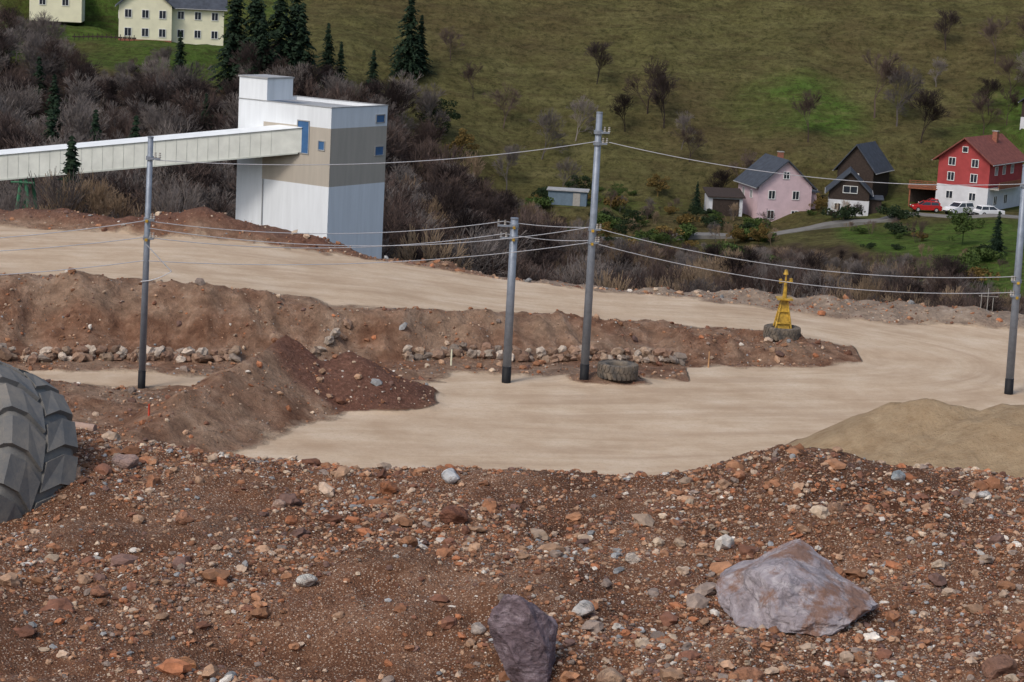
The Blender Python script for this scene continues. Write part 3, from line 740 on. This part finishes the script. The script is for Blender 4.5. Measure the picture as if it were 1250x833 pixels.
def leafcloud(centers,rad,n,size,rd,up=.6):
    c=centers[rd.integers(0,len(centers),n)]
    d=rd.normal(size=(n,3));d/=np.linalg.norm(d,axis=1)[:,None]
    p=c+d*(rad*rd.uniform(.5,1,(n,1))**.5)*np.array([1,1,up])
    a=rd.normal(size=(n,3));a/=np.linalg.norm(a,axis=1)[:,None];b=np.cross(a,rd.normal(size=(n,3)));b/=np.linalg.norm(b,axis=1)[:,None]
    s=size*rd.uniform(.5,1.3,(n,1))
    V=np.stack([p-a*s,p+b*s*.6,p+a*s,p-b*s*.6],1).reshape(-1,3)
    return V,np.arange(4*n).reshape(n,4)
def bush(seed,mat,H=2.,n=1100,size=.13):
    rd=np.random.default_rng(seed);c=rd.normal(size=(14,3))*np.array([.45,.45,.25])*H*.6;c[:,2]=abs(c[:,2])+H*.3
    V,F=leafcloud(c,H*.28,n,size,rd)
    S=[(0,0,-.2,*cc,.03,.015) for cc in c];V2,F2=prisms(S)
    return mesh('bush_mesh',np.vstack([V,V2]),np.vstack([F,F2+len(V)]),mat,link=False)
def leaftree(seed,mat,H=6.):
    rd=np.random.default_rng(seed);c=rd.normal(size=(22,3))*np.array([.22,.22,.17])*H;c[:,2]+=H*.62
    V,F=leafcloud(c,H*.13,2200,.17,rd)
    S=[(0,0,-.3,0,0,H*.4,.13,.09)]+[(0,0,H*.35,*cc,.06,.02) for cc in c];V2,F2=prisms(S)
    return mesh('leafy_mesh',np.vstack([V,V2]),np.vstack([F,F2+len(V)]),mat,link=False)
def conifer(seed,H,mat,trunk,W=.2,dens=1.):
    rd=np.random.default_rng(seed);V=[];F=[];k=0
    nl=int(H*3.2*dens)
    for i in range(nl):
        t=(i+rd.random())/nl;z=H*(.06+.94*t);R0=H*W*(1-t)**.8*(.7+.45*rd.random())+.12
        nb=int(7+6*(1-t))
        for b in range(nb):
            a=rd.uniform(0,6.283);L=R0*rd.uniform(.55,1.15);ca,sa=math.cos(a),math.sin(a)
            m=max(3,int(L/.30))
            for s in range(m):
                f=(s+.3)/m;r=L*f;zz=z+L*.10*f-L*.45*f*f
                w=.38*(1-.5*f)+.05;dr=rd.uniform(.18,.42)
                px,py=r*ca,r*sa;o=rd.normal(0,.06,3)
                e=L/m*1.1
                V+=[(px-sa*w+o[0],py+ca*w+o[1],zz-dr),(px+ca*e+o[0],py+sa*e+o[1],zz-.08-dr*.3),(px+sa*w+o[1],py-ca*w+o[2],zz-dr*rd.uniform(.6,1.1)),(px-ca*e*.5,py-sa*e*.5,zz+.10)]
                F.append((k,k+1,k+2,k+3));k+=4
    V2,F2=prisms([(0,0,-.5,0,0,H*.5,H*.014,H*.009),(0,0,H*.5,0,0,H*1.0,H*.009,.02)])
    F2=F2+len(V);nf=len(F)
    return mesh('conifer_mesh',np.vstack([np.array(V),V2]),np.vstack([np.array(F),F2]),mats=[mat,trunk],mi=[0]*nf+[1]*len(F2),link=False)
B1=bark('bark_brown',(.055,.038,.034),(.145,.105,.090));B2=bark('bark_grey',(.10,.085,.080),(.21,.18,.165));B3=bark('bark_tan',(.15,.105,.07),(.29,.21,.14));B4=bark('bark_dark',(.028,.021,.020),(.060,.045,.042))
NEED=leafm('spruce_needles',(.006,.012,.008),(.014,.028,.015),(.028,.050,.024))
LG=leafm('leaf_green',(.025,.042,.012),(.055,.085,.022),(.095,.13,.035))
LO=leafm('leaf_autumn',(.08,.055,.02),(.15,.10,.032),(.24,.17,.05))
LD=leafm('leaf_dark',(.010,.018,.009),(.022,.036,.015),(.04,.06,.022))
def inst(name,me,x,y,s,parent=None,zoff=0,sz=1):
    o=bpy.data.objects.new(name,me);COL.objects.link(o)
    o.location=(x,y,Z(x,y)+zoff);o.scale=(s,s,s*sz);o.rotation_euler=(0,0,random.uniform(0,6.28))
    if parent:o.parent=parent
    return o
TR=[baretree(i,10,[B1,B2,B1,B4,B2,B3][i],.5,1,.04,5) for i in range(6)]
SH=[baretree(20+i,4,[B1,B3,B2,B3][i],.42,5,.024,3,(3,4)) for i in range(4)]
BU=[bush(1,LG),bush(2,LO),bush(3,LD),bush(4,LG,2.2)]
LT=[leaftree(5,LO),leaftree(6,LG),leaftree(8,LD)]
CN=[conifer(i,14,NEED,B4,.20+.035*i) for i in range(3)]
def woods(name,n,x0,x1,y0,y1,meshes,H0,hr,smax,cond=None,p=None):
    e=empty(name);xs_,ys_=scat(n,x0,x1,y0,y1);zs=zf(xs_,ys_)
    for x,y,z in zip(xs_,ys_,zs):
        h=random.uniform(*hr)
        s=smax(x/y) if callable(smax) else smax
        lim=19-s*y-z
        if lim<1.5: continue
        h=min(h,lim*random.uniform(.6,1.0))
        if cond and not cond(x,y): continue
        k=random.choices(range(len(meshes)),p)[0] if p else random.randrange(len(meshes))
        inst('tree',meshes[k],x,y,h/H0[k],e)
    return e
nobd=lambda x,y: not(-30<x<-9 and 174<y<200)
sL=lambda q: float(np.interp(q,[-.27,-.225,-.20,-.165,-.14,-.11],[.022,.035,.062,.045,.035,.05]))
woods('bare_woodland',560,-85,-12,198,318,TR[:5],[10]*5,(6,12),sL,lambda x,y:nobd(x,y) and not(x/y<-.13 and x/y>-.165 and y>285))
woods('riverside_woodland',380,-26,10,200,298,TR[:5]+SH[:2],[10]*5+[4]*2,(4,11),lambda q: float(np.interp(q,[-.07,-.05,-.035,-.02,0,.03],[.056,.070,.078,.095,.108,.122])),nobd)
woods('gully_thicket',430,4,48,200,276,TR[:5]+SH,[10]*5+[4]*4,(3,8),.126)
woods('brush_thicket',380,14,90,140,232,TR[:4]+SH,[10]*4+[4]*4,(3,7),.136)
woods('roadside_shrubs',330,-46,-14,124.5,158,SH+TR[3:6],[4]*4+[10]*3,(1.6,5.0),lambda q: float(np.interp(q,[-.27,-.2,-.15,-.13,-.1],[.086,.098,.108,.125,.135])),None,[5,6,4,5,1,1,3])
woods('understory_shrubs',300,-85,12,205,300,BU[:3]+SH,[2]*3+[4]*4,(1.5,3.5),lambda q:.07,nobd)
hs=lambda x,y:(y<285 or y>292) and all(math.hypot(x-a,y-b)>c*.9 for a,b,c,_ in PADS[:3]+PADS[5:8]) and not(52<x<72 and 258<y<300)
woods('garden_bushes',230,2,80,276,310,BU+SH[:2]+TR[:2],[2,2,2,2.2,4,4,10,10],(.8,3.2),lambda q: .09,hs)
woods('meadow_bushes',100,42,90,232,288,BU+SH[:2],[2,2,2,2.2,4,4],(1,3.2),lambda q:.1,hs)
woods('riverside_bushes',90,-14,34,262,300,BU+LT,[2,2,2,2.2,6,6,6],(1.2,3.2),lambda q:.1,hs)
for (x,y,h,k) in((-35.0,304,19.5,2),(-38.8,306,18,1),(-31.8,303,16,2),(-42,308,16.5,1),(-37,300,14,2),(-33.5,310,17,1),(-18.3,333,13.5,2),(-16.6,335,9,1),(-22.5,316,9,1),(-19.8,310,8,2),(-50.0,226,12,1),(-46.5,232,11.5,0),(-43.2,238,11,1),(-53,242,10,1),(-55,250,11,2),(-60,264,10,1),(-39,262,10,2),(-27,312,9,0),(-29.5,318,9,1),(-62,240,9,1),(-48.5,300,8,1),(-65,228,11,2),(-58,222,10,1)):
    inst('spruce_tree',CN[k],x,y,h/14.)
inst('spruce_tree',CN[0],-27.6,130.5,8.3/14,None,0,1.0).scale=(.7,.7,.60)
inst('small_spruce_tree',CN[1],57.0,252,5.5/14);inst('small_spruce_tree',CN[2],25.2,302,4.5/14)
for (x,y,h,k) in((11.2,338,7,3),(19,330,9.5,0),(21.5,327,8.5,3),(15.5,325,6,3),(43,322,8,2),(57,327,10,1),(60,322,8.5,3),(54,330,11,2),(8,322,7,1),(25,318,6,0),(75,345,8,2),(83,330,9,1),(88,340,10,4),(70,325,7,0),(3,318,8,1),(-3,325,7,0),(30,312,6,3),(84,352,9,3),(-8,330,6,2),(24,322,6,1),(72,332,6,3),(80,338,7,1),(-12,340,6,0),(65,340,5,1),(33,316,6,0),(-2,309,7,4),(6,308,6,1),(76,336,7,0),(74,328,6,2),(68,350,7,3),(81,346,8,0)):
    inst('bare_tree',TR[k],x,y,h/10)
for (x,y,h,k) in((20,308,3.6,0),(14,306,3,1),(55,262,4.5,1),(9,306,4,2),(68,256,4,0),(-13,316,6,2),(73,250,4,1),(-9,311,5,0),(42,299,3,0)):
    inst('leafy_tree',LT[k],x,y,h/6)
fe=empty('wooden_fence');pp=[]
for i in range(14):
    x=-69+i*.7;z=Z(x,327);pp.append(boxvf(x-.05,x+.05,326.95,327.05,z-.3,z+1.1))
    pp.append(boxvf(x-.33,x+.33,326.9,326.94,z+.5,z+.75))
multi('planks',pp,WOODD,fe)
# ---------------------------------------------------------------- camera, light
cam=bpy.data.cameras.new('Camera');co=bpy.data.objects.new('Camera',cam);COL.objects.link(co)
cam.sensor_width=36;cam.lens=74.88;cam.clip_end=3000;cam.clip_start=.1
co.matrix_world=Matrix.Translation((0,0,19))@Matrix.Rotation(R(90-10.16),4,'X')@Matrix.Rotation(R(3.0),4,'Z')
sc.camera=co
el,az=R(48),R(217)
w=bpy.data.worlds.new('World');sc.world=w;w.use_nodes=True;nt=w.node_tree
sky=nt.nodes.new('ShaderNodeTexSky');sky.sky_type='NISHITA';sky.sun_disc=False;sky.sun_elevation=el;sky.sun_rotation=az
sky.dust_density=3;sky.air_density=1.2
nt.links.new(sky.outputs[0],nt.nodes['Background'].inputs[0]);nt.nodes['Background'].inputs[1].default_value=.15
sl_=bpy.data.lights.new('sun','SUN');sl_.energy=1.5;sl_.angle=R(14);sl_.color=(1,.96,.9)
so=bpy.data.objects.new('sun',sl_);COL.objects.link(so)
dv=Vector((math.sin(az)*math.cos(el),math.cos(az)*math.cos(el),math.sin(el)))
so.rotation_euler=dv.to_track_quat('Z','Y').to_euler()
sc.view_settings.view_transform='Standard';sc.view_settings.look='None';sc.view_settings.exposure=0
print('done')
